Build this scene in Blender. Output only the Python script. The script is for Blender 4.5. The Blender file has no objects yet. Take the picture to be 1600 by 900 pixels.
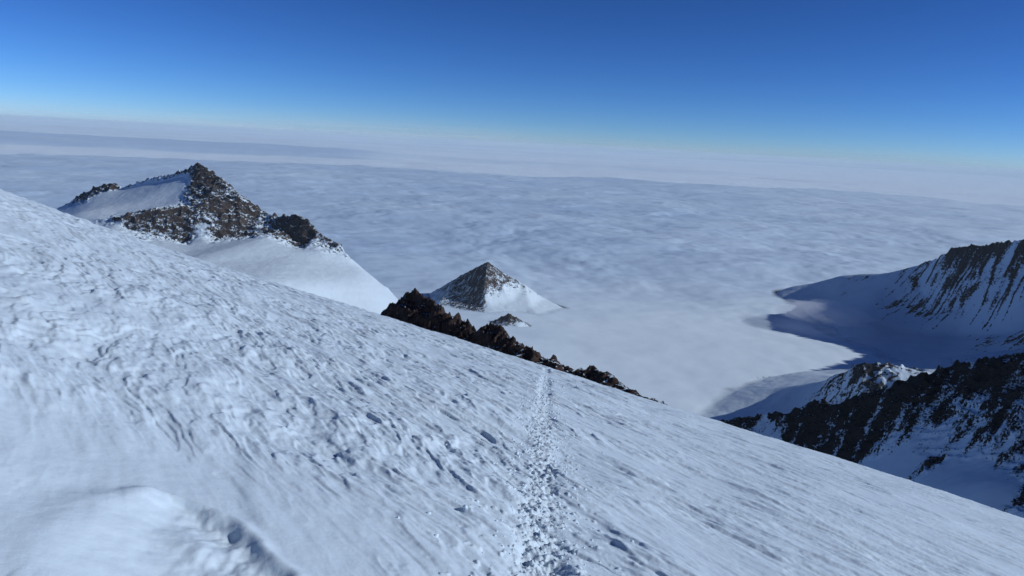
import bpy, math
import numpy as np
from mathutils import Vector, Matrix
from mathutils.geometry import delaunay_2d_cdt

scene = bpy.context.scene
COL = scene.collection
rad = math.radians

# ------------------------------------------------------------------ camera
FPX = 1232.0                      # focal length in photo pixels (1600 wide)
ROLL = math.atan(0.054)
PITCH = math.atan((450 - 223) * math.cos(ROLL) / FPX)
fwd = np.array([0, math.cos(PITCH), -math.sin(PITCH)])
r0 = np.array([1.0, 0, 0])
u0 = np.array([0, math.sin(PITCH), math.cos(PITCH)])
rgt = math.cos(ROLL) * r0 + math.sin(ROLL) * u0
upv = -math.sin(ROLL) * r0 + math.cos(ROLL) * u0

cam = bpy.data.cameras.new("camera")
cam.sensor_width = 36.0
cam.lens = 36.0 * FPX / 1600.0
cam.clip_start = 0.1
cam.clip_end = 3.0e6
cam_o = bpy.data.objects.new("camera", cam)
COL.objects.link(cam_o)
m = Matrix.Identity(4)
for i in range(3):
    m[i][0], m[i][1], m[i][2] = rgt[i], upv[i], -fwd[i]
cam_o.matrix_world = m
scene.camera = cam_o


def ray(px, py):
    return fwd + rgt * ((px - 800) / FPX) + upv * ((450 - py) / FPX)


def at(px, py, Y):
    d = ray(px, py)
    return d * (Y / d[1])


# ------------------------------------------------------------------ noise
def _hash(ix, iy, seed):
    h = (ix.astype(np.int64) * 374761393 + iy.astype(np.int64) * 668265263 + seed * 982451653) & 0xFFFFFFFF
    h = ((h ^ (h >> 13)) * 1274126177) & 0xFFFFFFFF
    return h ^ (h >> 16)


_G = np.stack([np.cos(np.arange(16) * math.pi / 8), np.sin(np.arange(16) * math.pi / 8)], 1)


def noise(x, y, seed=0):
    x0 = np.floor(x); y0 = np.floor(y)
    fx = x - x0; fy = y - y0
    ix = x0.astype(np.int64); iy = y0.astype(np.int64)
    u = fx * fx * fx * (fx * (fx * 6 - 15) + 10)
    v = fy * fy * fy * (fy * (fy * 6 - 15) + 10)

    def g(dx, dy):
        k = _hash(ix + dx, iy + dy, seed) & 15
        return _G[k, 0] * (fx - dx) + _G[k, 1] * (fy - dy)
    a = g(0, 0); b = g(1, 0); c = g(0, 1); d = g(1, 1)
    return (a + (b - a) * u + (c - a) * v + (a - b - c + d) * u * v) * 1.5


def fbm(x, y, seed=0, octs=5, gain=0.5):
    s = np.zeros_like(x); a = 1.0; f = 1.0
    for o in range(octs):
        s += a * noise(x * f + 17.3 * o, y * f - 9.1 * o, seed + o * 7)
        a *= gain; f *= 2.03
    return s


def ridged(x, y, seed=0, octs=5, gain=0.5):
    s = np.zeros_like(x); a = 1.0; f = 1.0; w = 1.0
    for o in range(octs):
        n = 1 - np.abs(noise(x * f + 11.7 * o, y * f + 5.3 * o, seed + o * 13)) * 1.6
        n = n * n * w
        s += a * n
        w = np.clip(n * 1.6, 0.25, 1)
        a *= gain; f *= 2.07
    return s - 0.75


def worley(x, y, seed=0):
    """cell value, F1 and F2 distances"""
    x0 = np.floor(x); y0 = np.floor(y)
    f1 = np.full(x.shape, 9.0); f2 = np.full(x.shape, 9.0); val = np.zeros_like(x)
    for i in (-1, 0, 1):
        for j in (-1, 0, 1):
            h = _hash((x0 + i).astype(np.int64), (y0 + j).astype(np.int64), seed)
            px = x0 + i + (h & 1023) / 1023.0
            py = y0 + j + ((h >> 10) & 1023) / 1023.0
            d = np.hypot(x - px, y - py)
            v = ((h >> 20) & 255) / 255.0
            near = d < f1
            f2 = np.where(near, f1, np.minimum(f2, d))
            val = np.where(near, v, val)
            f1 = np.where(near, d, f1)
    return val, f1, f2


def sstep(a, b, x):
    t = np.clip((x - a) / (b - a), 0, 1)
    return t * t * (3 - 2 * t)


# ------------------------------------------------------------------ mesh helpers
def build(name, V, F, mat, parent=None, attrs=None, normals=None, smooth=True):
    """V (n,3), F (m,4) or (m,3) -> ONE mesh object, unused vertices dropped"""
    F = np.asarray(F)
    used, inv = np.unique(F.ravel(), return_inverse=True)
    V2 = np.ascontiguousarray(V[used], dtype=np.float32)
    k = F.shape[1]
    me = bpy.data.meshes.new(name)
    me.vertices.add(len(V2)); me.vertices.foreach_set("co", V2.ravel())
    me.loops.add(F.size); me.loops.foreach_set("vertex_index", inv.astype(np.int32).ravel())
    me.polygons.add(len(F))
    me.polygons.foreach_set("loop_start", (np.arange(len(F)) * k).astype(np.int32))
    me.polygons.foreach_set("use_smooth", np.full(len(F), smooth))
    me.update(calc_edges=True)
    for an, av in (attrs or {}).items():
        a = me.attributes.new(an, "FLOAT", "POINT")
        a.data.foreach_set("value", np.ascontiguousarray(av[used], dtype=np.float32))
    if normals is not None:
        me.normals_split_custom_set_from_vertices(np.ascontiguousarray(normals[used], dtype=np.float32))
    me.materials.append(mat)
    o = bpy.data.objects.new(name, me)
    COL.objects.link(o)
    if parent is not None:
        o.parent = parent
    return o


def grid_faces(nr, nc, wrap=False):
    i = np.arange(nr - 1)[:, None]; j = np.arange(nc if wrap else nc - 1)[None, :]
    j2 = (j + 1) % nc
    a = i * nc + j; b = i * nc + j2; c = (i + 1) * nc + j2; d = (i + 1) * nc + j
    return np.stack([a, b, c, d], -1).reshape(-1, 4)


def vnormals(V, F):
    e1 = V[F[:, 2]] - V[F[:, 0]]; e2 = V[F[:, 3]] - V[F[:, 1]]
    n = np.cross(e1, e2)
    N = np.zeros_like(V)
    for k in range(4):
        for c in range(3):
            N[:, c] += np.bincount(F[:, k], weights=n[:, c], minlength=len(V))
    return N / (np.linalg.norm(N, axis=1, keepdims=True) + 1e-12)


def thing(name, loc, label, cat, group=None):
    o = bpy.data.objects.new(name, None)
    o.location = loc
    COL.objects.link(o)
    o["label"] = label; o["category"] = cat
    if group:
        o["group"] = group
    return o


def kind(o, k, label=None):
    o["kind"] = k
    if label:
        o["label"] = label
    return o


# ------------------------------------------------------------------ materials
class NT:
    def __init__(self, name):
        self.m = bpy.data.materials.new(name); self.m.use_nodes = True
        self.t = self.m.node_tree; self.t.nodes.clear()
        self.out = self.n("ShaderNodeOutputMaterial")

    def n(self, typ, **kw):
        nd = self.t.nodes.new(typ)
        for k, v in kw.items():
            setattr(nd, k, v)
        return nd

    def l(self, a, b):
        self.t.links.new(a, b)

    def val(self, sock, v):
        if hasattr(v, "is_output"):
            self.l(v, sock)
        else:
            sock.default_value = v

    def math(self, op, a, b=0.0, c=0.0, clamp=False):
        nd = self.n("ShaderNodeMath", operation=op, use_clamp=clamp)
        self.val(nd.inputs[0], a); self.val(nd.inputs[1], b); self.val(nd.inputs[2], c)
        return nd.outputs[0]

    def noise(self, vec, scale, detail=4, rough=0.55):
        nd = self.n("ShaderNodeTexNoise")
        self.l(vec, nd.inputs["Vector"]); nd.inputs["Scale"].default_value = scale
        nd.inputs["Detail"].default_value = detail; nd.inputs["Roughness"].default_value = rough
        return nd.outputs["Fac"]

    def ramp(self, fac, stops):
        nd = self.n("ShaderNodeValToRGB")
        self.val(nd.inputs[0], fac)
        e = nd.color_ramp.elements
        while len(e) < len(stops):
            e.new(0.5)
        for i, (p, c) in enumerate(stops):
            e[i].position = p; e[i].color = (*c, 1)
        return nd.outputs[0]

    def mix(self, fac, a, b):
        nd = self.n("ShaderNodeMix", data_type="RGBA")
        self.val(nd.inputs[0], fac); self.val(nd.inputs[6], a); self.val(nd.inputs[7], b)
        return nd.outputs[2]

    def sstep(self, x, a, b):
        nd = self.n("ShaderNodeMapRange", interpolation_type="SMOOTHSTEP")
        self.val(nd.inputs[0], x); nd.inputs[1].default_value = a; nd.inputs[2].default_value = b
        return nd.outputs[0]

    def pos(self):
        return self.n("ShaderNodeNewGeometry").outputs["Position"]

    def attr(self, name):
        return self.n("ShaderNodeAttribute", attribute_name=name).outputs["Fac"]

    def principled(self, col, rough, bump=None, bstr=0.3, bdist=1.0, spec=0.3):
        p = self.n("ShaderNodeBsdfPrincipled")
        self.val(p.inputs["Base Color"], col); self.val(p.inputs["Roughness"], rough)
        p.inputs["Specular IOR Level"].default_value = spec
        if bump is not None:
            b = self.n("ShaderNodeBump")
            self.val(b.inputs["Strength"], bstr); b.inputs["Distance"].default_value = bdist
            self.l(bump, b.inputs["Height"]); self.l(b.outputs[0], p.inputs["Normal"])
        self.l(p.outputs[0], self.out.inputs["Surface"])
        return p


SNOW = (0.67, 0.775, 0.85)


def mat_rock(name, feat, warm=1.0, snow=SNOW, edge=0.10, dark=0.7):
    """rock and wind-blown snow; feat = size in metres of the small rock blocks"""
    t = NT(name)
    p = t.pos()
    a = t.attr("rock")
    n1 = t.noise(p, 1.0 / feat, 5, 0.65)
    n2 = t.noise(p, 0.22 / feat, 4, 0.6)
    rk = t.math("ADD", a, t.math("MULTIPLY", t.math("SUBTRACT", n1, 0.5), 1.7))
    fac = t.sstep(rk, 0.5 - edge, 0.5 + edge)
    tone = t.math("ADD", t.math("MULTIPLY", n2, 0.6), t.math("MULTIPLY", n1, 0.4))
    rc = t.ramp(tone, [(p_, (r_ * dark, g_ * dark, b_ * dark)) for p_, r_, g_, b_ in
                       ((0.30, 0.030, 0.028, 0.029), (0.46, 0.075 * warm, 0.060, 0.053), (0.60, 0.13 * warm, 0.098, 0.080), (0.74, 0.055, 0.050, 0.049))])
    sn = t.noise(p, 0.35 / feat, 3)
    sc = t.mix(sn, (*[c * 0.96 for c in snow], 1), (*snow, 1))
    col = t.mix(fac, sc, rc)
    bh = t.math("MULTIPLY", n1, t.math("ADD", t.math("MULTIPLY", fac, 0.94), 0.06))
    rough = t.math("ADD", 0.6, t.math("MULTIPLY", fac, 0.3))
    t.principled(col, rough, bh, 0.8, feat * 1.1, 0.2)
    return t.m


def mat_snow(name, scale, bdist, bstr=0.35, col=SNOW):
    t = NT(name)
    p = t.pos()
    n1 = t.noise(p, scale, 6, 0.6)
    n2 = t.noise(p, scale * 0.07, 3)
    c = t.mix(n2, (*[x * 0.95 for x in col], 1), (*[min(0.95, x * 1.03) for x in col], 1))
    t.principled(c, 0.55, n1, bstr, bdist, 0.25)
    return t.m


# ------------------------------------------------------------------ terrain from control points
class Terrain:
    """control points (px, py, Y, rock): the crest, ledges and feet of a mountain, each at its own distance"""

    def __init__(self, pts, edges=(), extra=()):
        P = [at(a, b, c) for a, b, c, _ in pts] + [np.array(e[:3], float) for e in extra]
        self.P = np.array(P)
        self.rock = np.array([q[3] for q in pts] + [e[3] for e in extra])
        es = []
        for run in edges:
            es += list(zip(run[:-1], run[1:]))
        vs, _, fs, ov, _, _ = delaunay_2d_cdt([Vector((p[0], p[1])) for p in self.P], es, [], 0, 1e-4)
        idx = []
        zs = []
        for k, o in enumerate(ov):
            if o:
                zs.append((vs[k][0], vs[k][1], self.P[o[0]][2], self.rock[o[0]]))
            else:
                d = np.hypot(self.P[:, 0] - vs[k][0], self.P[:, 1] - vs[k][1])
                w = 1 / (d + 1e-3) ** 3
                zs.append((vs[k][0], vs[k][1], (w * self.P[:, 2]).sum() / w.sum(), (w * self.rock).sum() / w.sum()))
        self.C = np.array(zs)
        self.T = [f for f in fs]

    def base(self, x, y):
        sh = x.shape
        x = x.ravel(); y = y.ravel()
        z = np.full(x.shape, -1e5); rk = np.zeros(x.shape)
        for (a, b, c) in self.T:
            A, B, Cc = self.C[a], self.C[b], self.C[c]
            den = (B[1] - Cc[1]) * (A[0] - Cc[0]) + (Cc[0] - B[0]) * (A[1] - Cc[1])
            if abs(den) < 1e-9:
                continue
            lo = np.minimum(np.minimum(A, B), Cc); hi = np.maximum(np.maximum(A, B), Cc)
            s = np.nonzero((x >= lo[0] - 1e-3) & (x <= hi[0] + 1e-3) & (y >= lo[1] - 1e-3) & (y <= hi[1] + 1e-3))[0]
            if len(s) == 0:
                continue
            l1 = ((B[1] - Cc[1]) * (x[s] - Cc[0]) + (Cc[0] - B[0]) * (y[s] - Cc[1])) / den
            l2 = ((Cc[1] - A[1]) * (x[s] - Cc[0]) + (A[0] - Cc[0]) * (y[s] - Cc[1])) / den
            l3 = 1 - l1 - l2
            k = (l1 >= -1e-6) & (l2 >= -1e-6) & (l3 >= -1e-6)
            s = s[k]
            z[s] = l1[k] * A[2] + l2[k] * B[2] + l3[k] * Cc[2]
            rk[s] = l1[k] * A[3] + l2[k] * B[3] + l3[k] * Cc[3]
        return z.reshape(sh), rk.reshape(sh)


def blur(a, n):
    for _ in range(n):
        p = np.pad(a, 1, mode="edge")
        a = (p[:-2, 1:-1] + p[2:, 1:-1] + p[1:-1, :-2] + p[1:-1, 2:] + 4 * a) / 8
        p = None
    return a


def terrain_grid(T, x0, x1, y0, y1, d, smooth_snow=2.4, smooth_rock=1.0):
    xs = np.arange(x0, x1 + d, d); ys = np.arange(y0, y1 + d, d)
    X, Y = np.meshgrid(xs, ys)
    wx = fbm(X / (d * 22), Y / (d * 22), 91, 3) * d * 5
    wy = fbm(X / (d * 22), Y / (d * 22), 57, 3) * d * 5
    z, rk = T.base(X, Y)
    _, rkw = T.base(X + wx, Y + wy)
    ok = z > -9e4
    rkw = np.where(rkw == 0, np.where(rk > 0, rk * 0.5, 0), rkw)
    zf = np.where(ok, z, np.nan)
    # fill outside of the hull with the lowest height so that blurring keeps an edge
    lowz = np.nanmin(zf)
    zf = np.where(ok, z, lowz)
    okm = ok.astype(float)
    pad = 64
    fy_ = np.fft.fftfreq(X.shape[0] + 2 * pad)[:, None]; fx_ = np.fft.rfftfreq(X.shape[1] + 2 * pad)[None, :]

    def mb(a, sg):
        k = np.exp(-2 * (math.pi * sg) ** 2 * (fy_ * fy_ + fx_ * fx_))

        def g(q):
            p = np.pad(q, pad)
            return np.fft.irfft2(np.fft.rfft2(p) * k, s=p.shape)[pad:-pad, pad:-pad]
        off_ = a[ok].mean()
        w = g(okm); v = g((a - off_) * okm)
        return np.where(ok & (w > 1e-3), v / np.maximum(w, 1e-3) + off_, a)
    zs = mb(zf, smooth_snow); zr = mb(zf, smooth_rock)
    rb = mb(rkw, 1.4)
    w = sstep(0.25, 0.6, rb)
    return X, Y, ok, zs * (1 - w) + zr * w, rb


def split_parts(root, X, Y, Z, rock, ok, parts, mats):
    """parts: list of (name, face-mask function or array); the faces of the surface go to the first part that takes them"""
    nr, nc = X.shape
    V = np.stack([X.ravel(), Y.ravel(), Z.ravel()], 1)
    F = grid_faces(nr, nc)
    okf = ok.ravel()[F].all(1)
    F = F[okf]
    N = vnormals(V, F)
    loc = np.array(root.location)
    Vl = V - loc
    left = np.ones(len(F), bool)
    res = {}
    for (nm, lab, msk, mt) in parts:
        mf = (msk.ravel()[F].mean(1) > 0.5) & left
        if nm == parts[-1][0]:
            mf = left.copy()
        left &= ~mf
        if mf.sum() < 4:
            continue
        o = build(nm, Vl, F[mf], mt, root, {"rock": rock.ravel()}, N)
        if lab:
            o["label"] = lab
        res[nm] = o
    return res


# ------------------------------------------------------------------ sun and sky
SUN_AZ, SUN_EL, SKY_STR = 98.0, 26.0, 0.05
sdir = Vector((math.sin(rad(SUN_AZ)) * math.cos(rad(SUN_EL)), math.cos(rad(SUN_AZ)) * math.cos(rad(SUN_EL)), math.sin(rad(SUN_EL))))
sl = bpy.data.lights.new("sun", "SUN")
sl.energy = 3.25; sl.angle = rad(0.5); sl.color = (1.0, 0.965, 0.92)
so = bpy.data.objects.new("sun", sl); COL.objects.link(so)
so.rotation_euler = sdir.to_track_quat("Z", "Y").to_euler()

world = bpy.data.worlds.new("World"); scene.world = world
world.use_nodes = True
wt = world.node_tree; wt.nodes.clear()
wo = wt.nodes.new("ShaderNodeOutputWorld"); bg = wt.nodes.new("ShaderNodeBackground")
sky = wt.nodes.new("ShaderNodeTexSky"); sky.sky_type = "NISHITA"; sky.sun_disc = False
sky.sun_elevation = rad(SUN_EL); sky.sun_rotation = rad(SUN_AZ)
sky.altitude = 4300; sky.air_density = 1.0; sky.dust_density = 0.2; sky.ozone_density = 8.0
gm = wt.nodes.new("ShaderNodeGamma"); gm.inputs[1].default_value = 1.5
tn = wt.nodes.new("ShaderNodeMix"); tn.data_type = "RGBA"; tn.blend_type = "MULTIPLY"; tn.inputs[0].default_value = 1.0
tn.inputs[7].default_value = (1.04, 0.81, 0.71, 1)
wt.links.new(sky.outputs[0], gm.inputs[0]); wt.links.new(gm.outputs[0], tn.inputs[6])
wt.links.new(tn.outputs[2], bg.inputs[0]); bg.inputs[1].default_value = SKY_STR
wt.links.new(bg.outputs[0], wo.inputs[0])

vs = scene.view_settings
vs.view_transform = "Standard"; vs.look = "None"; vs.gamma = 1.0; vs.exposure = -0.06; vs.use_curve_mapping = False
vs.use_white_balance = True; vs.white_balance_temperature = 5900; vs.white_balance_tint = 7
scene.cycles.max_bounces = 6; scene.cycles.transparent_max_bounces = 12
scene.cycles.use_denoising = True
scene.cycles.volume_bounces = 3

# ------------------------------------------------------------------ near snow slope
sky_x = np.array([-400, -200, 0, 200, 400, 500, 620, 700, 800, 900, 1040, 1130, 1250, 1400, 1600, 1800, 2000.0])
sky_y = np.array([172, 230, 295, 372, 437, 465, 496, 527, 560, 594, 634, 658, 698, 748, 814, 880, 946.0])
az_s, e_s = [], []
for a, b in zip(sky_x, sky_y):
    d = ray(a, b)
    az_s.append(math.atan2(d[0], d[1])); e_s.append(d[2] / math.hypot(d[0], d[1]))
az_s = np.array(az_s); e_s = np.array(e_s)
e_fit = np.polynomial.Polynomial.fit(az_s, e_s, 7)
H, KQ = 1.62, 0.00042


def slope_e(az):
    plane = -0.275 * np.sin(az) - 0.262 * np.cos(az)
    inner = e_fit(np.clip(az, az_s[0] - 0.02, az_s[-1] + 0.02))
    w = sstep(az_s[0] - 0.25, az_s[0], az) * (1 - sstep(az_s[-1], az_s[-1] + 0.25, az))
    return plane * (1 - w) + inner * w


def slope_base(x, y):
    d = np.hypot(x, y); az = np.arctan2(x, y)
    g = slope_e(az) + 2 * math.sqrt(H * KQ)
    g = g * sstep(0, 3, d) + (-0.275 * np.sin(az) - 0.262 * np.cos(az) + 2 * math.sqrt(H * KQ)) * (1 - sstep(0, 3, d))
    dq = np.minimum(d, 700.0)
    return -H + g * d - KQ * dq * dq - 2 * KQ * 700 * (d - dq) * 0.9


def on_slope(px, py):
    d = ray(px, py)
    lo, hi = 1.0, 90.0
    for t in np.linspace(1, 90, 4000):
        if d[2] * t < slope_base(np.array([d[0] * t]), np.array([d[1] * t]))[0]:
            return np.array([d[0] * t, d[1] * t])
    return np.array([d[0] * 90, d[1] * 90])


track_px = [(838, 960), (838, 880), (842, 800), (846, 730), (849, 680), (849, 645), (851, 618), (852, 605)]
track = np.array([on_slope(*p) for p in track_px])
track = np.vstack([track, track[-1] + (track[-1] - track[-3]) * 3])


def track_dx(x, y):
    return x - np.interp(y, track[:, 1], track[:, 0])


sm_c = on_slope(190, 735)
tx_c = on_slope(60, 545)
ho_c = on_slope(240, 850)
hol_l = np.array([on_slope(*p) for p in ((262, 772), (225, 782), (180, 803), (130, 842), (88, 897), (55, 960), (30, 1030))])
hol_r = np.array([on_slope(*p) for p in ((262, 772), (305, 783), (345, 806), (395, 848), (442, 897), (490, 960), (520, 1030))])
for q in (hol_l, hol_r):
    q[0, 1] = max(hol_l[0, 1], hol_r[0, 1])
hol_l = hol_l[np.argsort(hol_l[:, 1])]; hol_r = hol_r[np.argsort(hol_r[:, 1])]
A_ = np.array([-0.5, 0.866]); Q_ = np.array([0.5, -0.866]); Cx = np.array([0.866, 0.5])


def sastrugi(x, y):
    d = np.hypot(x, y)
    u = x * A_[0] + y * A_[1]; v = x * Cx[0] + y * Cx[1]
    # the wind swings a little from place to place
    wv = fbm(x / 5, y / 5, 3, 2) * 0.45
    v = v + wv
    big = fbm(x / 3.6 + 5, y / 3.6, 12, 2)
    area = sstep(-0.75, 0.0, big)                          # smooth patches and carved patches
    # left of the track near the camera lies a smooth drift
    smoothp = np.exp(-(((x - sm_c[0]) / 1.7) ** 2 + ((y - sm_c[1]) / 0.95) ** 2))
    area = np.maximum(area, np.exp(-((x - tx_c[0]) ** 2 + (y - tx_c[1]) ** 2) / 12.0))
    smoothp = np.maximum(smoothp, np.exp(-(((x - ho_c[0]) / 0.95) ** 4 + ((y - ho_c[1]) / 0.9) ** 4)))
    area = (0.3 + 0.7 * area) * (1 - 0.94 * smoothp)
    rough_far = sstep(5, 11, d)
    far = 1 + 0.5 * sstep(14, 40, d)
    # crests drawn out along the wind: steep flank to the left, long back to the right
    def crests(lu, lv, warp, seed, steep):
        ph = v / lv + warp * fbm(u / lu, v / (lv * 1.6), seed, 3)
        k = np.floor(ph); fr = ph - k
        on = sstep(-0.05, 0.35, noise(u / (lu * 1.4) + k * 5.7, k * 3.1, seed + 5))
        prof = np.where(fr < steep, sstep(0, steep, fr), 1 - (fr - steep) / (1 - steep)) 
        return prof * on
    rgt_side = sstep(0.5, 3.0, x - 0.12 * y)
    h = 0.040 * crests(3.4, 0.95, 0.45, 21, 0.36) * (0.25 + 0.75 * area)
    h += 0.024 * far * crests(1.7, 0.42, 0.45, 41, 0.32) * (0.15 + 0.85 * area)
    h += 0.015 * far * crests(0.8, 0.19, 0.4, 51, 0.45) * (0.1 + 0.9 * area) * sstep(-0.4, 0.1, noise(x / 1.3, y / 1.3, 55))
    # broken, layered crust of the left part
    lay = fbm(u / 1.7, v / 0.5, 58, 4, 0.45) * 2.4
    lf = lay - np.floor(lay)
    h += 0.030 * (np.floor(lay) * 0.35 + sstep(0.0, 0.40, lf) * 0.35) * 1.6 * area * (1 - 0.75 * rgt_side)
    led = fbm(u / 4.5 + 3.3, v / 1.5, 63, 5, 0.42) * 2.2
    lf = led - np.floor(led)
    h += 0.045 * (np.floor(led) + sstep(0.0, 0.10, lf)) * 0.5 * (1 - 0.6 * rgt_side) * area ** 2
    bl = 1 - np.abs(fbm(u / 1.5, v / 0.42, 59, 4)) * 1.5
    h += 0.026 * np.maximum(bl, 0) ** 2 * area * sstep(-0.4, 0.2, fbm(x / 1.4, y / 1.4, 60, 2)) * (1 - 0.5 * rgt_side)
    h += 0.040 * fbm(u / 2.6, v / 0.8, 61, 4) * (0.35 + 0.65 * area)
    h += 0.10 * fbm(x / 7, y / 7, 81, 2)
    h += 0.0045 * fbm(u / 0.12, v / 0.055, 85, 3) * area
    h += 0.005 * fbm(u / 0.34, v / 0.15, 86, 3) * area * (0.6 + 0.4 * far)
    # far part: longer waves seen on the crest
    h += sstep(18, 45, d) * 0.05 * fbm(u / 3.0, v / 1.2, 87, 3)
    # scoured hollow at the lower left: lit rounded wall on its left, broken shaded wall on its right
    n1 = fbm(x / 0.5, y / 0.5, 95, 4)
    xl = np.interp(y, hol_l[:, 1], hol_l[:, 0]) + 0.05 * n1
    xr = np.interp(y, hol_r[:, 1], hol_r[:, 0]) + 0.03 * fbm(y / 0.16, x / 0.5, 97, 3) + 0.05 * fbm(y / 0.5, x / 0.5, 98, 2)
    wd = np.maximum(xr - xl, 0.02)
    sx = (x - xl) / wd
    inside = np.clip(wd / 0.5, 0, 1) * (1 - sstep(hol_l[-1, 1] - 0.04, hol_l[-1, 1], y))
    wall = 1 - sstep(-0.17 - 0.03 * n1, 0.05, x - xr)
    dep = 0.040 * sstep(-0.10, 0.30, sx) * wall
    rim = 0.03 * np.exp(-((sx + 0.1) / 0.22) ** 2) + 0.03 * np.exp(-((x - xr - 0.03) / 0.08) ** 2)
    h += inside * (rim - dep + 0.03 * n1 * sstep(0.1, 0.4, sx) * wall + 0.012 * fbm(x / 0.13, y / 0.2, 99, 3) * sstep(0.2, 0.6, sx) * wall)
    return h


def trampled(x, y, h):
    dx = track_dx(x, y)
    edge = 0.17 + 0.06 * fbm(y / 0.5, x * 0 + 3, 103, 3)
    t = 1 - sstep(edge * 0.45, edge * 1.5, np.abs(dx) + 0.05 * fbm(x / 0.2, y / 0.3, 105, 2))
    c1, f1, f2 = worley(x / 0.13, y / 0.15, 107)
    c2, g1, g2 = worley(x / 0.055, y / 0.06, 109)
    # boot holes: alternating left and right
    k = np.floor(y / 0.27); fy = y / 0.27 - k - 0.5
    side = np.where(k.astype(np.int64) % 2 == 0, -0.08, 0.08) + 0.05 * noise(k * 1.7, k * 0, 111)
    hole = np.exp(-((dx - side) / 0.075) ** 2 - (fy / 0.40) ** 2)
    hh = -0.004 + 0.024 * (c1 - 0.5) * sstep(0.0, 0.25, f2 - f1) + 0.020 * (c2 - 0.5) + 0.018 * fbm(x / 0.07, y / 0.07, 113, 3) - 0.024 * hole
    out = h * (1 - 0.5 * t) + hh * t
    # scuffs and crumbs kicked out beside it
    s2 = (1 - sstep(0.3, 0.95, np.abs(dx))) * sstep(0.1, 0.5, noise(x / 0.16, y / 0.16, 117))
    out += s2 * 0.018 * sstep(0.1, 0.6, noise(x / 0.05, y / 0.05, 119))
    return out, t


NAZ, NR = 1020, 1150
fine = np.linspace(rad(-40), rad(40), NAZ)
coarse = np.linspace(rad(40), rad(320), 150)[1:-1]
AZ = np.concatenate([fine, coarse])
R = np.concatenate([np.linspace(0.25, 2.1, 24)[:-1], np.geomspace(2.1, 110, NR), np.geomspace(110, 2300, 60)[1:]])
RR, AA = np.meshgrid(R, AZ, indexing="ij")
X = RR * np.sin(AA); Y = RR * np.cos(AA)
Z = slope_base(X, Y)
fade = 1 - sstep(150, 400, RR)
hs = sastrugi(X, Y)
hs, tmask = trampled(X, Y, hs)
Z = Z + hs * fade
Z = np.minimum(Z, 40 + 0 * Z)
V = np.stack([X.ravel(), Y.ravel(), Z.ravel()], 1)
F = grid_faces(len(R), len(AZ), wrap=True)[:, ::-1]
N = vnormals(V, F)
tf = (tmask.ravel()[F].mean(1) > 0.3) & (V[F[:, 0], 1] > 0.5) & (RR.ravel()[F[:, 0]] < 90)

m_slope = mat_snow("wind_packed_snow", 9.0, 0.02, 0.4)
m_path = mat_snow("trampled_snow", 22.0, 0.02, 0.6)
o = build("snow_ground", V, F[~tf], m_slope, None, None, N)
kind(o, "structure", "steep wind-carved snow slope falling to the right")
o = build("path", V, F[tf], m_path, None, None, N)
kind(o, "structure", "narrow trampled boot track running down the snow slope")

# loose crumbs of snow kicked out along the track
rng = np.random.default_rng(5)
ico_v = []
t_ = (1 + 5 ** 0.5) / 2
for a in (-1, 1):
    for b in (-t_, t_):
        ico_v += [(a, b, 0), (0, a, b), (b, 0, a)]
ico_v = np.array(ico_v) / math.hypot(1, t_)
ico_f = []
for i in range(12):
    for j in range(i + 1, 12):
        for k in range(j + 1, 12):
            dd = [np.linalg.norm(ico_v[p] - ico_v[q]) for p, q in ((i, j), (j, k), (i, k))]
            if max(dd) < 1.1:
                n = np.cross(ico_v[j] - ico_v[i], ico_v[k] - ico_v[i])
                ico_f.append((i, j, k) if n @ ico_v[i] > 0 else (i, k, j))
ico_f = np.array(ico_f)
nc = 1400
yy = 2.6 + 30 * rng.random(nc) ** 1.6
off = rng.normal(0, 0.17, nc) * np.where(rng.random(nc) < 0.2, 2.4, 1.0)
xx = np.interp(yy, track[:, 1], track[:, 0]) + off
h0, _ = trampled(xx, yy, sastrugi(xx, yy))
zz = slope_base(xx, yy) + h0
sz = 0.006 + 0.015 * rng.random(nc) ** 3 + 0.0008 * yy * rng.random(nc)
CV = []; CF = []
for i in range(nc):
    s = sz[i] * np.array([1, 1, 0.65]) * (0.7 + 0.6 * rng.random(3))
    q = ico_v * (0.75 + 0.5 * rng.random((12, 1)))
    th = rng.random() * 6.28
    Rm = np.array([[math.cos(th), -math.sin(th), 0], [math.sin(th), math.cos(th), 0], [0, 0, 1]])
    CV.append((q * s) @ Rm.T + np.array([xx[i], yy[i], zz[i] + sz[i] * 0.25]))
    CF.append(ico_f + 12 * i)
o = build("snow_crumbs", np.vstack(CV), np.vstack(CF), m_path, None, None, None, True)
kind(o, "stuff", "loose crumbs of snow scattered along the boot track")

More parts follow.
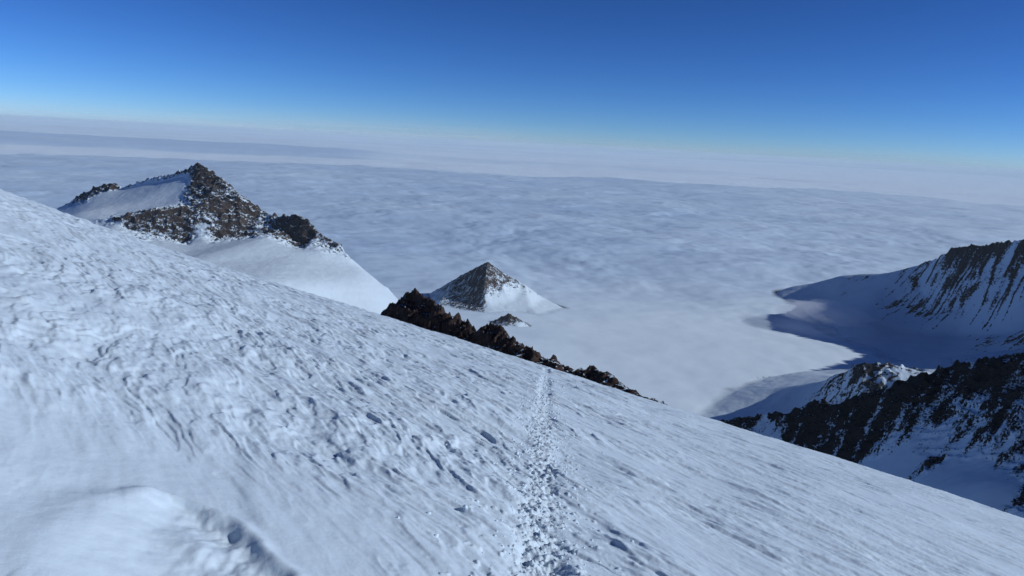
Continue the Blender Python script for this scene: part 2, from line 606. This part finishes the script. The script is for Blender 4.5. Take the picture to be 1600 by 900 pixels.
# ------------------------------------------------------------------ left mountain
L = Terrain([
    (60, 338, 6300, 0), (100, 321, 6350, 0), (118, 308, 6350, 1), (148, 291, 6300, 1), (180, 287, 6250, 1), (190, 293, 6230, .6),
    (225, 280, 6150, .8), (262, 272, 6080, .8), (295, 262, 6020, 1), (310, 254, 6000, 1), (332, 266, 5930, 1), (352, 281, 5850, 1),
    (380, 307, 5700, 1), (408, 326, 5560, 1), (420, 331, 5500, .8), (434, 336, 5420, 1), (470, 334, 5300, 1), (500, 362, 5200, 1),
    (532, 380, 5120, 1), (540, 388, 5100, 0), (575, 420, 5000, 0), (607, 449, 4900, .45), (630, 470, 4830, 0), (720, 560, 4600, 0),
    (170, 301, 6150, 0), (230, 292, 6060, 0), (275, 281, 5990, .1), (265, 318, 5700, 0), (200, 318, 5800, 0), (130, 326, 5900, 0),
    (300, 290, 5850, 1), (300, 318, 5560, .75), (340, 300, 5650, 1),
    (110, 335, 5500, 0), (165, 344, 5380, .6), (200, 335, 5360, 1), (250, 329, 5380, 1), (290, 326, 5420, 1), (330, 313, 5480, 1), (370, 308, 5560, 1),
    (180, 352, 5300, .4), (240, 368, 5240, .7), (288, 379, 5220, .9), (312, 366, 5250, .4), (345, 371, 5260, .9), (378, 371, 5280, .9), (404, 354, 5350, .6),
    (414, 350, 5400, .6), (440, 362, 5280, 1), (472, 384, 5170, 1), (490, 376, 5150, .6), (528, 387, 5080, .8),
    (300, 392, 4900, 0), (345, 385, 4950, 0), (400, 375, 5000, 0), (470, 400, 4850, 0), (400, 445, 4000, 0), (560, 440, 4600, 0),
    (500, 500, 4100, 0), (650, 560, 4200, 0), (250, 420, 4200, 0), (100, 400, 4300, 0), (300, 520, 3600, 0), (20, 380, 5400, 0),
    (60, 400, 7000, 0), (310, 420, 7000, 0), (560, 520, 6200, 0), (720, 600, 5200, 0), (0, 370, 6600, 0), (560, 640, 3600, 0),
    (150, 299, 6235, 1), (130, 308, 6270, 1), (172, 293, 6215, 1), (350, 312, 5560, .9), (200, 297, 6130, 0), (250, 290, 6030, 0), (286, 288, 5930, .05), (390, 317, 5610, .15), (366, 300, 5700, .7),
], [list(range(0, 24)), [33, 34, 35, 36, 37, 38, 39, 12], [40, 41, 42, 43, 44, 45, 46, 47, 48, 49, 50, 51, 19], [9, 30, 31]])
m_rock_l = mat_rock("mottled_brown_rock", 14.0, 0.95, dark=0.72)
Xl, Yl, okl, Zl, rl = terrain_grid(L, -4300, -250, 3500, 7100, 5.0, 12, 1)
w = sstep(0.3, 0.7, rl)
Zl = Zl + w * (15 * ridged((Xl + .5 * Zl) / 110, (Yl + Zl) / 110, 201, 5, 0.55) + 3 * fbm((Xl + Zl) / 22, (Yl + Zl) / 22, 205, 3)) + (1 - w) * 1.6 * fbm(Xl / 90, Yl / 90, 207, 5, 0.6)
gy, gx = np.gradient(Zl, 5.0)
sl_ = np.hypot(gx, gy)
al = np.where(rl > 0.12, 0.62 + (rl - 1.0) * 0.8 + 0.22 * (sl_ - 0.85) * w + 0.22 * fbm((Xl + Zl) / 45, (Yl + Zl) / 45, 211, 4), rl)
summit = at(310, 254, 6000)
root = thing("snowy_mountain", (summit[0], summit[1], -1480), "broad snow-covered mountain with dark summit crag and a brown rock band", "mountain")
rm = rl > 0.45
upper = Zl * 0 + 1.0
lip_x = [at(a, b, c)[0] for a, b, c in ((110, 335, 5500), (165, 344, 5380), (290, 326, 5420), (330, 313, 5480), (370, 308, 5560), (408, 326, 5600), (434, 336, 5520), (540, 388, 5180))]
lip_y = [at(a, b, c)[1] for a, b, c in ((110, 335, 5500), (165, 344, 5380), (290, 326, 5420), (330, 313, 5480), (370, 308, 5560), (408, 326, 5600), (434, 336, 5520), (540, 388, 5180))]
up = Yl > np.interp(Xl, lip_x, lip_y) + 25
split_parts(root, Xl, Yl, Zl, al, okl, [
    ("summit_crag", "dark rocky crest rising to a pointed summit", rm & up, m_rock_l),
    ("rock_band", "brown cliff band mottled with snow", rm & ~up, m_rock_l),
    ("upper_snowfield", "smooth tilted snowfield under the crest", up, m_rock_l),
    ("lower_snowfield", "smooth snow face falling to the clouds", ~up, m_rock_l)], None)

# ------------------------------------------------------------------ pyramid peak and its knoll
Pk = Terrain([
    (762, 408, 7200, 1), (758, 440, 7050, 1), (755, 480, 6880, .8),
    (720, 430, 7350, .8), (690, 448, 7450, .6), (650, 470, 7500, .3),
    (790, 428, 7280, .9), (820, 445, 7330, .6), (850, 465, 7380, .1), (900, 497, 7400, 0),
    (775, 450, 7080, .8), (786, 448, 7100, .45), (765, 478, 6900, .1), (800, 470, 7050, 0), (830, 480, 7000, 0), (760, 520, 6500, 0), (860, 520, 6500, 0),
    (680, 480, 7000, .4), (762, 470, 7900, 0), (690, 485, 7900, 0), (860, 490, 7900, 0), (720, 465, 7080, .75), (650, 500, 6900, 0), (735, 440, 7180, .8),
    (790, 440, 7200, .8), (930, 505, 7100, 0),
], [[0, 1, 2], [0, 3, 4, 5], [0, 6, 7, 8, 9]])
Xp, Yp, okp, Zp, rp = terrain_grid(Pk, -1000, 900, 6450, 7950, 4.5, 5, 0.7)
w = sstep(0.3, 0.7, rp)
Zp = Zp + w * (5 * ridged(Xp / 45, Yp / 70, 301, 5, 0.55)) + (1 - w) * 2 * fbm(Xp / 80, Yp / 60, 303, 4)
top_x = at(762, 408, 7200)[0]
gy, gx = np.gradient(Zp, 4.5)
ap = np.where(rp > 0.05, rp * 0.8 - 0.12 + 0.13 * sstep(30, -40, Xp - (top_x + (Yp - 7200) * 0.12)) * sstep(0.3, 0.6, rp) + 0.3 * fbm((Xp + Yp * .5) / 60, (Yp - Xp * .5) / 25, 305, 4), rp)
m_rock_p = mat_rock("weathered_brown_rock", 9.0, 1.0)
top = at(762, 408, 7200)
root = thing("pyramid_peak", (top[0], top[1], -1480), "small pyramid-shaped peak poking through the clouds, shaded left face", "mountain")
rm = rp > 0.45
split_parts(root, Xp, Yp, Zp, ap, okp, [("rock_face", None, rm, m_rock_p), ("snow_face", None, ~rm, m_rock_p)], None)

Kk = Terrain([
    (795, 489, 6400, 1), (778, 497, 6420, .8), (766, 505, 6440, .3), (806, 495, 6380, .8), (817, 502, 6350, .4), (795, 503, 6310, .7), (780, 512, 6260, .1), (810, 512, 6260, 0),
    (830, 512, 6330, 0), (750, 512, 6440, 0), (795, 512, 6560, 0), (760, 522, 6250, 0), (830, 522, 6250, 0), (740, 520, 6600, 0), (840, 520, 6600, 0)], [[2, 1, 0, 3, 4]])
Xk, Yk, okk, Zk, rk_ = terrain_grid(Kk, -320, 230, 6240, 6620, 3.0, 2, 0.7)
Zk = Zk + sstep(0.3, 0.7, rk_) * 7 * ridged(Xk / 45, Yk / 45, 311, 4)
ak = np.where(rk_ > 0.05, rk_ * 0.95 + 0.05 + 0.25 * fbm(Xk / 30, Yk / 30, 313, 3), rk_)
c = at(795, 489, 6400)
root = thing("rock_knoll", (c[0], c[1], -1480), "small brown rock knoll just below the pyramid peak", "rock")
rm = rk_ > 0.45
split_parts(root, Xk, Yk, Zk, ak, okk, [("rock_face", None, rm, m_rock_p), ("snow_skirt", None, ~rm, m_rock_p)], None)

# ------------------------------------------------------------------ far right ridge (runs on to the right out of the picture)
Ar = Terrain([
    (1200, 462, 8900, 0), (1234, 447, 8750, 0), (1266, 442, 8600, 0), (1316, 428, 8350, 0), (1340, 427, 8200, .2), (1381, 426, 7900, .1),
    (1431, 414, 7600, .4), (1462, 404, 7400, .8), (1487, 389, 7200, 1), (1516, 381, 7000, 1), (1544, 383, 6850, 1), (1562, 379, 6750, 1),
    (1586, 372, 6600, 1), (1600, 373, 6500, 1), (1640, 385, 6330, 1), (1690, 408, 6050, 1), (1812, 400, 5640, 1), (1950, 350, 4900, 1), (2400, 320, 4500, 1),
    (1400, 470, 7350, .45), (1456, 492, 6900, .45), (1509, 481, 6600, .5), (1550, 472, 6400, .55), (1600, 455, 6150, .6), (1700, 450, 5800, .7),
    (1440, 450, 7300, .6), (1500, 430, 6900, .75), (1570, 420, 6500, .8),
    (1300, 480, 7700, 0), (1350, 500, 7200, 0), (1420, 520, 6700, 0), (1500, 525, 6500, 0), (1600, 520, 6000, 0), (1450, 570, 5650, 0),
    (1600, 560, 5400, 0), (1750, 600, 5000, 0), (1590, 535, 5600, .9), (1180, 480, 8400, 0), (1150, 470, 9200, 0),
    (1266, 470, 9600, 0), (1450, 450, 9000, 0), (1600, 430, 8200, 0), (2000, 400, 7000, .5), (2700, 400, 6000, .5), (2500, 520, 4450, .5), (1950, 560, 4500, .3),
    (1572, 548, 5560, .2), (1605, 548, 5520, .5), (1400, 580, 5600, 0), (1380, 445, 7600, 0),
], [list(range(0, 19))])
Xa, Ya, oka, Za, ra = terrain_grid(Ar, 2000, 7600, 4400, 9650, 9.0, 6, 1)
w = sstep(0.25, 0.7, ra)
g1 = Xa * 0.91 + Ya * 0.42                                 # gullies run down towards the near left
g2 = -Xa * 0.42 + Ya * 0.91
gul = ridged(g2 / 105 + 0.55 * fbm(Xa / 330, Ya / 330, 405, 3), g1 / 700, 401, 4, 0.5)
Za = Za + w * (14 * gul + 8 * ridged(Xa / 90, Ya / 90, 403, 4, 0.55)) + sstep(0.8, 1.0, ra) * 16 * (1 + 1.8 * sstep(4150, 4400, Xa)) * (ridged(Xa / 60, Ya / 60, 404, 3) + 0.2) + (1 - w) * 4 * fbm(Xa / 200, Ya / 200, 407, 3)
gy, gx = np.gradient(Za, 9.0)
aa = np.where(ra > 0.06, ra * 0.78 - 0.02 + 0.55 * gul + 0.34 * fbm(Xa / 70, Ya / 70, 409, 4) + 0.25 * sstep(0.85, 1.0, ra), ra)
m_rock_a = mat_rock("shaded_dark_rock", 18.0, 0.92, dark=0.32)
c = at(1600, 373, 6500)
root = thing("shaded_ridge", (c[0], c[1], -1480), "far jagged ridge in blue shade at the right, streaked with snow gullies", "ridge")
rm = ra > 0.42
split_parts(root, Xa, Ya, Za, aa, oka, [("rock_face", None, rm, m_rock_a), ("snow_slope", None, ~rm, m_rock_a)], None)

# ------------------------------------------------------------------ spur between glacier and near rock mass
Sp = Terrain([
    (1150, 612, 4800, 0), (1219, 606, 4650, 0), (1253, 600, 4500, 0), (1284, 595, 4350, .4), (1312, 584, 4080, 1), (1340, 565, 4000, 1), (1365, 567, 3970, 1),
    (1394, 568, 3950, .7), (1412, 573, 3920, .4), (1428, 577, 3900, .5), (1447, 581, 3880, .5), (1500, 590, 3900, 1), (1600, 570, 4000, 1),
    (1700, 560, 4200, 1), (1760, 540, 4300, 1), (2000, 530, 4500, 1),
    (1184, 650, 4250, 0), (1230, 645, 4180, 0), (1284, 620, 4100, .6), (1350, 620, 3800, .8), (1250, 640, 4150, .2), (1350, 690, 3700, .5), (1300, 700, 3700, 0),
    (1150, 700, 3900, 0), (1100, 640, 4500, 0), (1120, 615, 4800, 0), (1150, 600, 5080, 0), (1253, 582, 5200, 0), (1340, 590, 4700, 0), (1450, 600, 4700, .5), (1650, 560, 5000, .5),
    (2000, 500, 5300, .5), (1700, 700, 3400, .5), (2100, 600, 3700, .5), (1420, 610, 3750, .3), (1400, 640, 3700, .5), (1100, 600, 5035, 0), (1040, 660, 4286, 0), (1070, 760, 3480, 0), (1060, 620, 4745, 0)], [list(range(0, 16))])
Xs, Ys, oks, Zs, rs = terrain_grid(Sp, 700, 4800, 3350, 5450, 5.5, 8, 1)
w = sstep(0.3, 0.7, rs)
Zs = Zs + w * (11 * ridged(Xs / 70, Ys / 90, 501, 5, 0.55)) + (1 - w) * 2.5 * fbm(Xs / 110, Ys / 110, 503, 3)
as_ = np.where(rs > 0.05, rs * 0.75 - 0.05 + 0.35 * fbm(Xs / 70, Ys / 40, 505, 4), rs)
c = at(1340, 565, 4000)
root = thing("snowy_spur", (c[0], c[1], -1440), "low rocky spur with a snow tail ending at the bright glacier, behind the black rocks", "ridge")
rm = rs > 0.45
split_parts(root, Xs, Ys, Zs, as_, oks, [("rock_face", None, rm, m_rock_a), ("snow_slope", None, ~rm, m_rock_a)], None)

# ------------------------------------------------------------------ near rock mass, lower right
def c_pts(pts):
    """the rock wall comes nearer towards the right"""
    return [(a, b, c - (1300 + 500 * (a - 1123) / 477) + (1750 - 400 * (min(a, 1640) - 1123) / 477) if a <= 1640 else c - 1800 + 1330, d) for a, b, c, d in pts]


Cm = Terrain(c_pts([
    (1100, 690, 1250, .5), (1123, 657, 1300, 1), (1147, 652, 1320, 1), (1175, 651, 1340, 1), (1190, 656, 1350, .6), (1203, 660, 1360, .2), (1216, 658, 1370, .5),
    (1234, 641, 1400, 1), (1259, 628, 1430, 1), (1284, 626, 1450, 1), (1300, 630, 1460, .7), (1319, 627, 1480, 1), (1347, 616, 1510, 1), (1375, 618, 1530, 1),
    (1412, 604, 1570, 1), (1431, 602, 1590, 1), (1450, 581, 1650, 1), (1475, 570, 1690, 1), (1509, 563, 1730, 1), (1534, 557, 1760, 1), (1562, 565, 1780, 1),
    (1587, 560, 1800, 1), (1600, 564, 1800, 1), (1638, 568, 1840, 1), (1720, 540, 1810, 1), (1780, 430, 1800, 1), (1900, 255, 1790, 1), (2200, 235, 1800, 1),  # last peaks, out of view on the right, are added to shade the wall
    (1200, 700, 1310, .5), (1260, 705, 1365, .9), (1334, 724, 1400, .8), (1378, 700, 1440, .5), (1412, 694, 1470, .4), (1456, 709, 1490, .45), (1497, 709, 1520, .5),
    (1537, 715, 1540, .5), (1569, 732, 1550, .5), (1600, 745, 1550, .7), (1600, 785, 1490, .6), (1450, 640, 1580, .8), (1520, 640, 1640, .7), (1590, 640, 1680, .7),
    (1340, 745, 1380, 0), (1385, 725, 1410, 0), (1430, 713, 1455, .1), (1440, 731, 1432, .9), (1440, 752, 1390, 0), (1500, 735, 1480, 0), (1550, 760, 1450, 0), (1400, 780, 1330, 0),
    (1500, 820, 1330, 0), (1620, 860, 1330, .1), (1300, 760, 1330, .3), (1150, 720, 1230, .3), (1200, 800, 1150, 0), (1500, 900, 1200, 0), (1750, 900, 1300, 0),
    (1700, 690, 1600, .8), (1820, 480, 1650, .8), (2000, 420, 1700, .8), (2300, 600, 1700, .5), (1123, 720, 1600, 0), (1300, 700, 1800, 0), (1450, 680, 2000, 0),  # tall ground out of view on the right belongs to that added shading mass
    (1600, 680, 2200, 0), (1800, 640, 2300, 0), (2200, 600, 2400, 0), (1320, 670, 1440, .95), (1400, 655, 1510, .9), (1205, 685, 1335, .25), (1230, 675, 1365, .9),
    (1470, 610, 1640, .95), (1424, 735, 1425, .2), (1456, 737, 1425, .2)]),
    [list(range(0, 28)), [28, 29, 30, 31, 32, 33, 34, 35, 36, 37]])
Xc, Yc, okc, Zc, rc_ = terrain_grid(Cm, 250, 1650, 850, 2300, 2.2, 8, 1.5)
w = sstep(0.3, 0.7, rc_)
wlow = sstep(-640, -540, Zc)
Zc = Zc + w * (0.35 + 0.65 * wlow) * (8 * ridged((Xc + 0.5 * Zc) / 40, (Yc + 1.2 * Zc) / 40, 601, 5, 0.55) + 1.5 * fbm((Xc + Zc) / 9, (Yc + Zc) / 9, 603, 3)) + (1 - w) * 1.2 * fbm(Xc / 40, Yc / 40, 605, 3)
gy, gx = np.gradient(Zc, 2.2)
slc = np.hypot(gx, gy)
g = fbm((Xc * .8 + Yc * .6) / 60, (Yc * .8 - Xc * .6) / 22, 607, 4)
ac = np.where(rc_ > 0.05, rc_ * 0.95 - 0.20 + 0.42 * g + 0.12 * (slc - 0.9) * w, rc_)
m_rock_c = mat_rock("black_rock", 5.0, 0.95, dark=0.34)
c = at(1450, 640, 1580)
root = thing("rock_mass", (c[0], c[1], c[2] - 60), "big dark rock wall flecked with snow above a shaded snow bowl, lower right", "cliff")
rm = rc_ > 0.45
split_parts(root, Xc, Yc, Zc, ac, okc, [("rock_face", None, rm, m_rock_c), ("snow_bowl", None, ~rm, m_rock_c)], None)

# ------------------------------------------------------------------ rock crest just behind the snow slope
crest = [(588, 500), (598, 488), (610, 477), (635, 460), (650, 453), (665, 459), (680, 474), (690, 477), (705, 487), (720, 491), (738, 508), (748, 521), (757, 510), (770, 502), (785, 511),
         (800, 525), (820, 538), (845, 551), (870, 559), (892, 575), (905, 577), (925, 570), (945, 579), (970, 591), (985, 605), (1005, 617), (1040, 629), (1060, 650)]
pts = []
n = len(crest)
for i, (a, b) in enumerate(crest):
    pts.append((a, b, 330 - 150 * i / (n - 1), 1))
for i, (a, b) in enumerate(crest):
    pts.append((a - 14, np.interp(a, sky_x, sky_y) + 40, 300 - 142 * i / (n - 1), .9))
for i, (a, b) in enumerate(crest):
    pts.append((a + 5, b + 110, 356 - 150 * i / (n - 1), .9))
Nr = Terrain(pts, [list(range(n))])
Xn, Yn, okn, Zn, rn = terrain_grid(Nr, -66, 60, 150, 362, 0.28, 0.7, 0.7)
c1, f1, f2 = worley(Xn / 3.2 + 0.3 * fbm(Xn / 3, Yn / 3, 701, 2), Yn / 3.2, 703)
c2, h1, h2 = worley(Xn / 1.1 + 0.3 * fbm(Xn, Yn, 705, 2), Yn / 1.1, 707)
sc_n = np.interp(Xn, [-50, -5, 12, 34], [1.0, 0.9, 0.6, 0.35])
Zn = blur(Zn, 12) + 0.25
Zn = Zn + sc_n * (1.7 * (c1 - 0.5) + 0.8 * (c2 - 0.55) + 1.5 * ridged(Xn / 7, Yn / 7, 709, 4, 0.5)) + 0.3 * fbm(Xn / 0.7, Yn / 0.7, 711, 2) - 0.3
gy, gx = np.gradient(blur(Zn, 3), 0.28)
an = 0.98 - 0.72 * (1 - sstep(0.15, 0.6, np.hypot(gx, gy))) + 0.38 * fbm(Xn / 5, Yn / 5, 713, 3)
m_rock_n = mat_rock("sunlit_brown_rock", 0.8, 1.15, dark=0.5)
V = np.stack([Xn.ravel(), Yn.ravel(), Zn.ravel()], 1)
F = grid_faces(*Xn.shape)
F = F[okn.ravel()[F].all(1)]
o = build("rock_crest", V, F, m_rock_n, None, {"rock": an.ravel()}, None, True)
o["label"] = "jagged dark brown rock crest just behind the edge of the near snow slope"; o["category"] = "rocks"

# ------------------------------------------------------------------ ice sheet, glacier floor and the sea of clouds
terrs = [L, Pk, Kk, Ar, Sp]


def glacier(x, y):
    q = np.hypot((x - 2300) / 1.15, y - 5300)
    z = -1640 - 300 * sstep(3000, 9000, q)
    z += 12 * fbm(x / 900, y / 900, 801, 3)
    # two low swells of wind-packed snow at the foot of the spur
    return z


def deck(x, y):
    r = np.hypot(x, y); az = np.arctan2(x, y)
    z = np.full(x.shape, -1490.0)
    lod = 1 - sstep(9000, 60000, r) * 0.55
    fine_on = 1 - sstep(15000, 40000, r)
    calm = 1 - 0.75 * np.exp(-(((x - 1500) / 2300) ** 2 + ((y - 6000) / 2600) ** 2))
    z += calm * lod * 40 * fbm(x / 1500 + 0.35 * fbm(x / 2600, y / 2600, 811, 2), y / 1250, 813, 4, 0.5)
    z += calm * fine_on * 6 * fbm(x / 330, y / 260, 817, 3)
    z += calm * 45 * fbm(x / 5200, y / 4200, 820, 2) + 70 * fbm(x / 14000, y / 14000, 819, 2) * sstep(7000, 16000, r)
    rim = 38000 + 5200 * fbm(az * 4, az * 0 + 0.5, 823, 4) - 9000 * sstep(rad(-12), rad(-16), -(-az)) * 0
    rim = rim + 15000 * sstep(0.05, 0.5, az) * 0
    z -= 380 * sstep(0, 5500, r - rim)
    # further bank on the left
    far = sstep(62000, 66000, r) * (1 - sstep(95000, 110000, r + 9000 * fbm(az * 6, az * 0, 829, 3))) * (1 - sstep(rad(-14), rad(-7), az))
    z += 230 * far
    z += 90 * sstep(50000, 90000, r) * fbm(x / 42000, y / 42000, 831, 3)
    # fog tongue pushed up over the toe of the far ridge
    z += 34 * np.exp(-(((x - 2300) / 1500) ** 2 + ((y - 5400) / 1300) ** 2))
    f = at(780, 480, 6950)
    z += 26 * np.exp(-(((x - f[0]) / 750) ** 2 + ((y - f[1]) / 650) ** 2))
    f = at(712, 470, 7000)
    z += 8 * np.exp(-(((x - f[0]) / 260) ** 2 + ((y - f[1]) / 300) ** 2))
    return z


az1 = np.linspace(rad(-38), rad(38), 760)
az2 = np.linspace(rad(38), rad(322), 120)[1:-1]
AZ = np.concatenate([az1, az2])
# ice sheet
R = np.concatenate([[1.0], np.geomspace(2000, 14000, 160), np.geomspace(14000, 2.4e5, 20)[1:]])
RR, AA = np.meshgrid(R, AZ[::2], indexing="ij")
X = RR * np.sin(AA); Y = RR * np.cos(AA)
Zg = glacier(X, Y)
V = np.stack([X.ravel(), Y.ravel(), Zg.ravel()], 1)
F = grid_faces(len(R), len(AZ[::2]), True)[:, ::-1]
m_ice = mat_snow("glacier_snow", 0.02, 1.5, 0.3, (0.76, 0.84, 0.89))
o = build("glacier_ground", V, F, m_ice)
kind(o, "structure", "smooth glacier floor below the clouds")

# clouds
R = np.concatenate([np.geomspace(3000, 45000, 620), np.geomspace(45000, 2.4e5, 110)[1:]])
RR, AA = np.meshgrid(R, AZ, indexing="ij")
X = RR * np.sin(AA); Y = RR * np.cos(AA)
Zd = deck(X, Y)
gz = glacier(X, Y)
alpha = np.ones(X.shape)
wisp = fbm(X / 260, Y / 200, 841, 3)
for T, soft in ((L, 60), (Pk, 32), (Kk, 30), (Ar, 55), (Sp, 16)):
    zb, _ = T.base(X, Y)
    alpha *= np.where(zb > -9e4, sstep(-0.2 * soft, soft, Zd - zb + 0.22 * soft * wisp), 1)
# thin cloud is greyer; uneven sunlight on the deck is painted in by region
nearg = np.exp(-(((X - 1400) / 2600) ** 2 + ((Y - 5600) / 2700) ** 2))
tone = 0.16 + 0.9 * nearg + 0.16 * fbm(X / 5200, Y / 3600, 851, 4) + 0.09 * fbm(X / 900, Y / 700, 853, 3) * (1 - sstep(20000, 40000, RR))
tone += 0.75 * sstep(0, 9000, RR - 41000) + 0.3 * fbm(X / 60000, Y / 30000, 855, 3) * sstep(30000, 60000, RR)
tone += 0.35 * sstep(rad(5), rad(30), AA) * (AA < 1) 
bankl = sstep(60000, 64000, RR) * (1 - sstep(92000, 112000, RR + 9000 * fbm(AA * 6, AA * 0, 829, 3))) * (1 - sstep(rad(-14), rad(-7), AA))
tone -= 0.9 * bankl
tone = np.clip(tone, 0, 1)
V = np.stack([X.ravel(), Y.ravel(), Zd.ravel()], 1)
F = grid_faces(len(R), len(AZ), True)[:, ::-1]
keep = alpha.ravel()[F].max(1) > 0.003
t = NT("cloud")
d = t.n("ShaderNodeBsdfDiffuse"); t.l(t.mix(t.attr("tone"), (0.48, 0.62, 0.79, 1), (0.80, 0.91, 0.98, 1)), d.inputs[0])
tr = t.n("ShaderNodeBsdfTransparent")
mx = t.n("ShaderNodeMixShader")
t.l(t.attr("alpha"), mx.inputs[0]); t.l(tr.outputs[0], mx.inputs[1]); t.l(d.outputs[0], mx.inputs[2])
t.l(mx.outputs[0], t.out.inputs["Surface"])
o = build("clouds", V, F[keep], t.m, None, {"alpha": alpha.ravel(), "tone": tone.ravel()})
kind(o, "stuff", "sea of pale blue-grey clouds filling the valley to the horizon")

# distant bank of high cloud beyond the air volume, thinning out upwards into the sky
R = np.linspace(3.7e5, 5.2e5, 90)
RR, AA = np.meshgrid(R, AZ, indexing="ij")
X = RR * np.sin(AA); Y = RR * np.cos(AA)
tt = (RR - 3.7e5) / 1.5e5
Zv = -4200 + 26000 * tt + 300 * fbm(X / 60000, Y / 60000, 861, 4)
el = Zv / RR
bt = fbm(AA * 7, el * 220, 863, 4)
edge_ = 0.030 + 0.006 * fbm(AA * 3, AA * 0, 865, 3) - 0.010 * sstep(-0.3, 0.5, AA)
av = (1 - np.clip((el + 0.0075) / (edge_ + 0.0075), 0, 1)) ** 2.1 * (0.85 + 0.3 * bt)
av = np.where(el < -0.0075, 1, np.clip(av, 0, 1)) * (1 - sstep(0.96, 1.0, tt))
V = np.stack([X.ravel(), Y.ravel(), Zv.ravel()], 1)
F = grid_faces(len(R), len(AZ), True)[:, ::-1]
o = build("cloud_bank", V, F, t.m, None, {"alpha": av.ravel(), "tone": np.clip(0.8 + 0.5 * bt, 0, 1).ravel()})
kind(o, "stuff", "pale bank of far clouds along the horizon")

# fog tongue pushed up over the toe of the far ridge
nu, nv = 48, 96
uu, vv_ = np.meshgrid(np.linspace(0, math.pi, nu), np.linspace(0, 2 * math.pi, nv, endpoint=False), indexing="ij")
ex, ey, ez = np.sin(uu) * np.cos(vv_), np.sin(uu) * np.sin(vv_), np.cos(uu)


def fog(f, size, density, seed, label):
    sc_ = 1 + 0.22 * fbm(ex * 2.2 + ez * 1.3 + 9, ey * 2.2 - ez * 1.1, seed, 3)
    V = np.stack([f[0] + size[0] * ex * sc_, f[1] + size[1] * ey * sc_, f[2] + size[2] * ez * sc_], -1).reshape(-1, 3)
    tv = NT("fog_air")
    pv = tv.n("ShaderNodeVolumePrincipled")
    pv.inputs["Color"].default_value = (0.97, 0.98, 1.0, 1); pv.inputs["Density"].default_value = density
    tv.l(pv.outputs[0], tv.out.inputs["Volume"])
    kind(build("fog", V, grid_faces(nu, nv, True)[:, ::-1], tv.m), "stuff", label)


fog(at(1290, 486, 6950) + np.array([0, 0, -15]), (400, 400, 85), 0.0026, 871, "soft tongue of fog lapping over the foot of the shaded ridge")

# ------------------------------------------------------------------ air
HZ = 2.5e5
hv = np.array([(x, y, z) for z in (-2000, 130) for y in (-HZ, HZ) for x in (-HZ, HZ)], float)
hf = np.array([(0, 2, 3, 1), (4, 5, 7, 6), (0, 1, 5, 4), (2, 6, 7, 3), (0, 4, 6, 2), (1, 3, 7, 5)])
t = NT("haze_air")
pv = t.n("ShaderNodeVolumePrincipled")
pv.inputs["Color"].default_value = (0.80, 0.92, 1.0, 1)
pv.inputs["Density"].default_value = 4.5e-6
pv.inputs["Anisotropy"].default_value = 0.0
t.l(pv.outputs[0], t.out.inputs["Volume"])
o = build("haze", hv, hf, t.m, None, None, None, False)
kind(o, "stuff", "thin blue air that fades the far clouds")
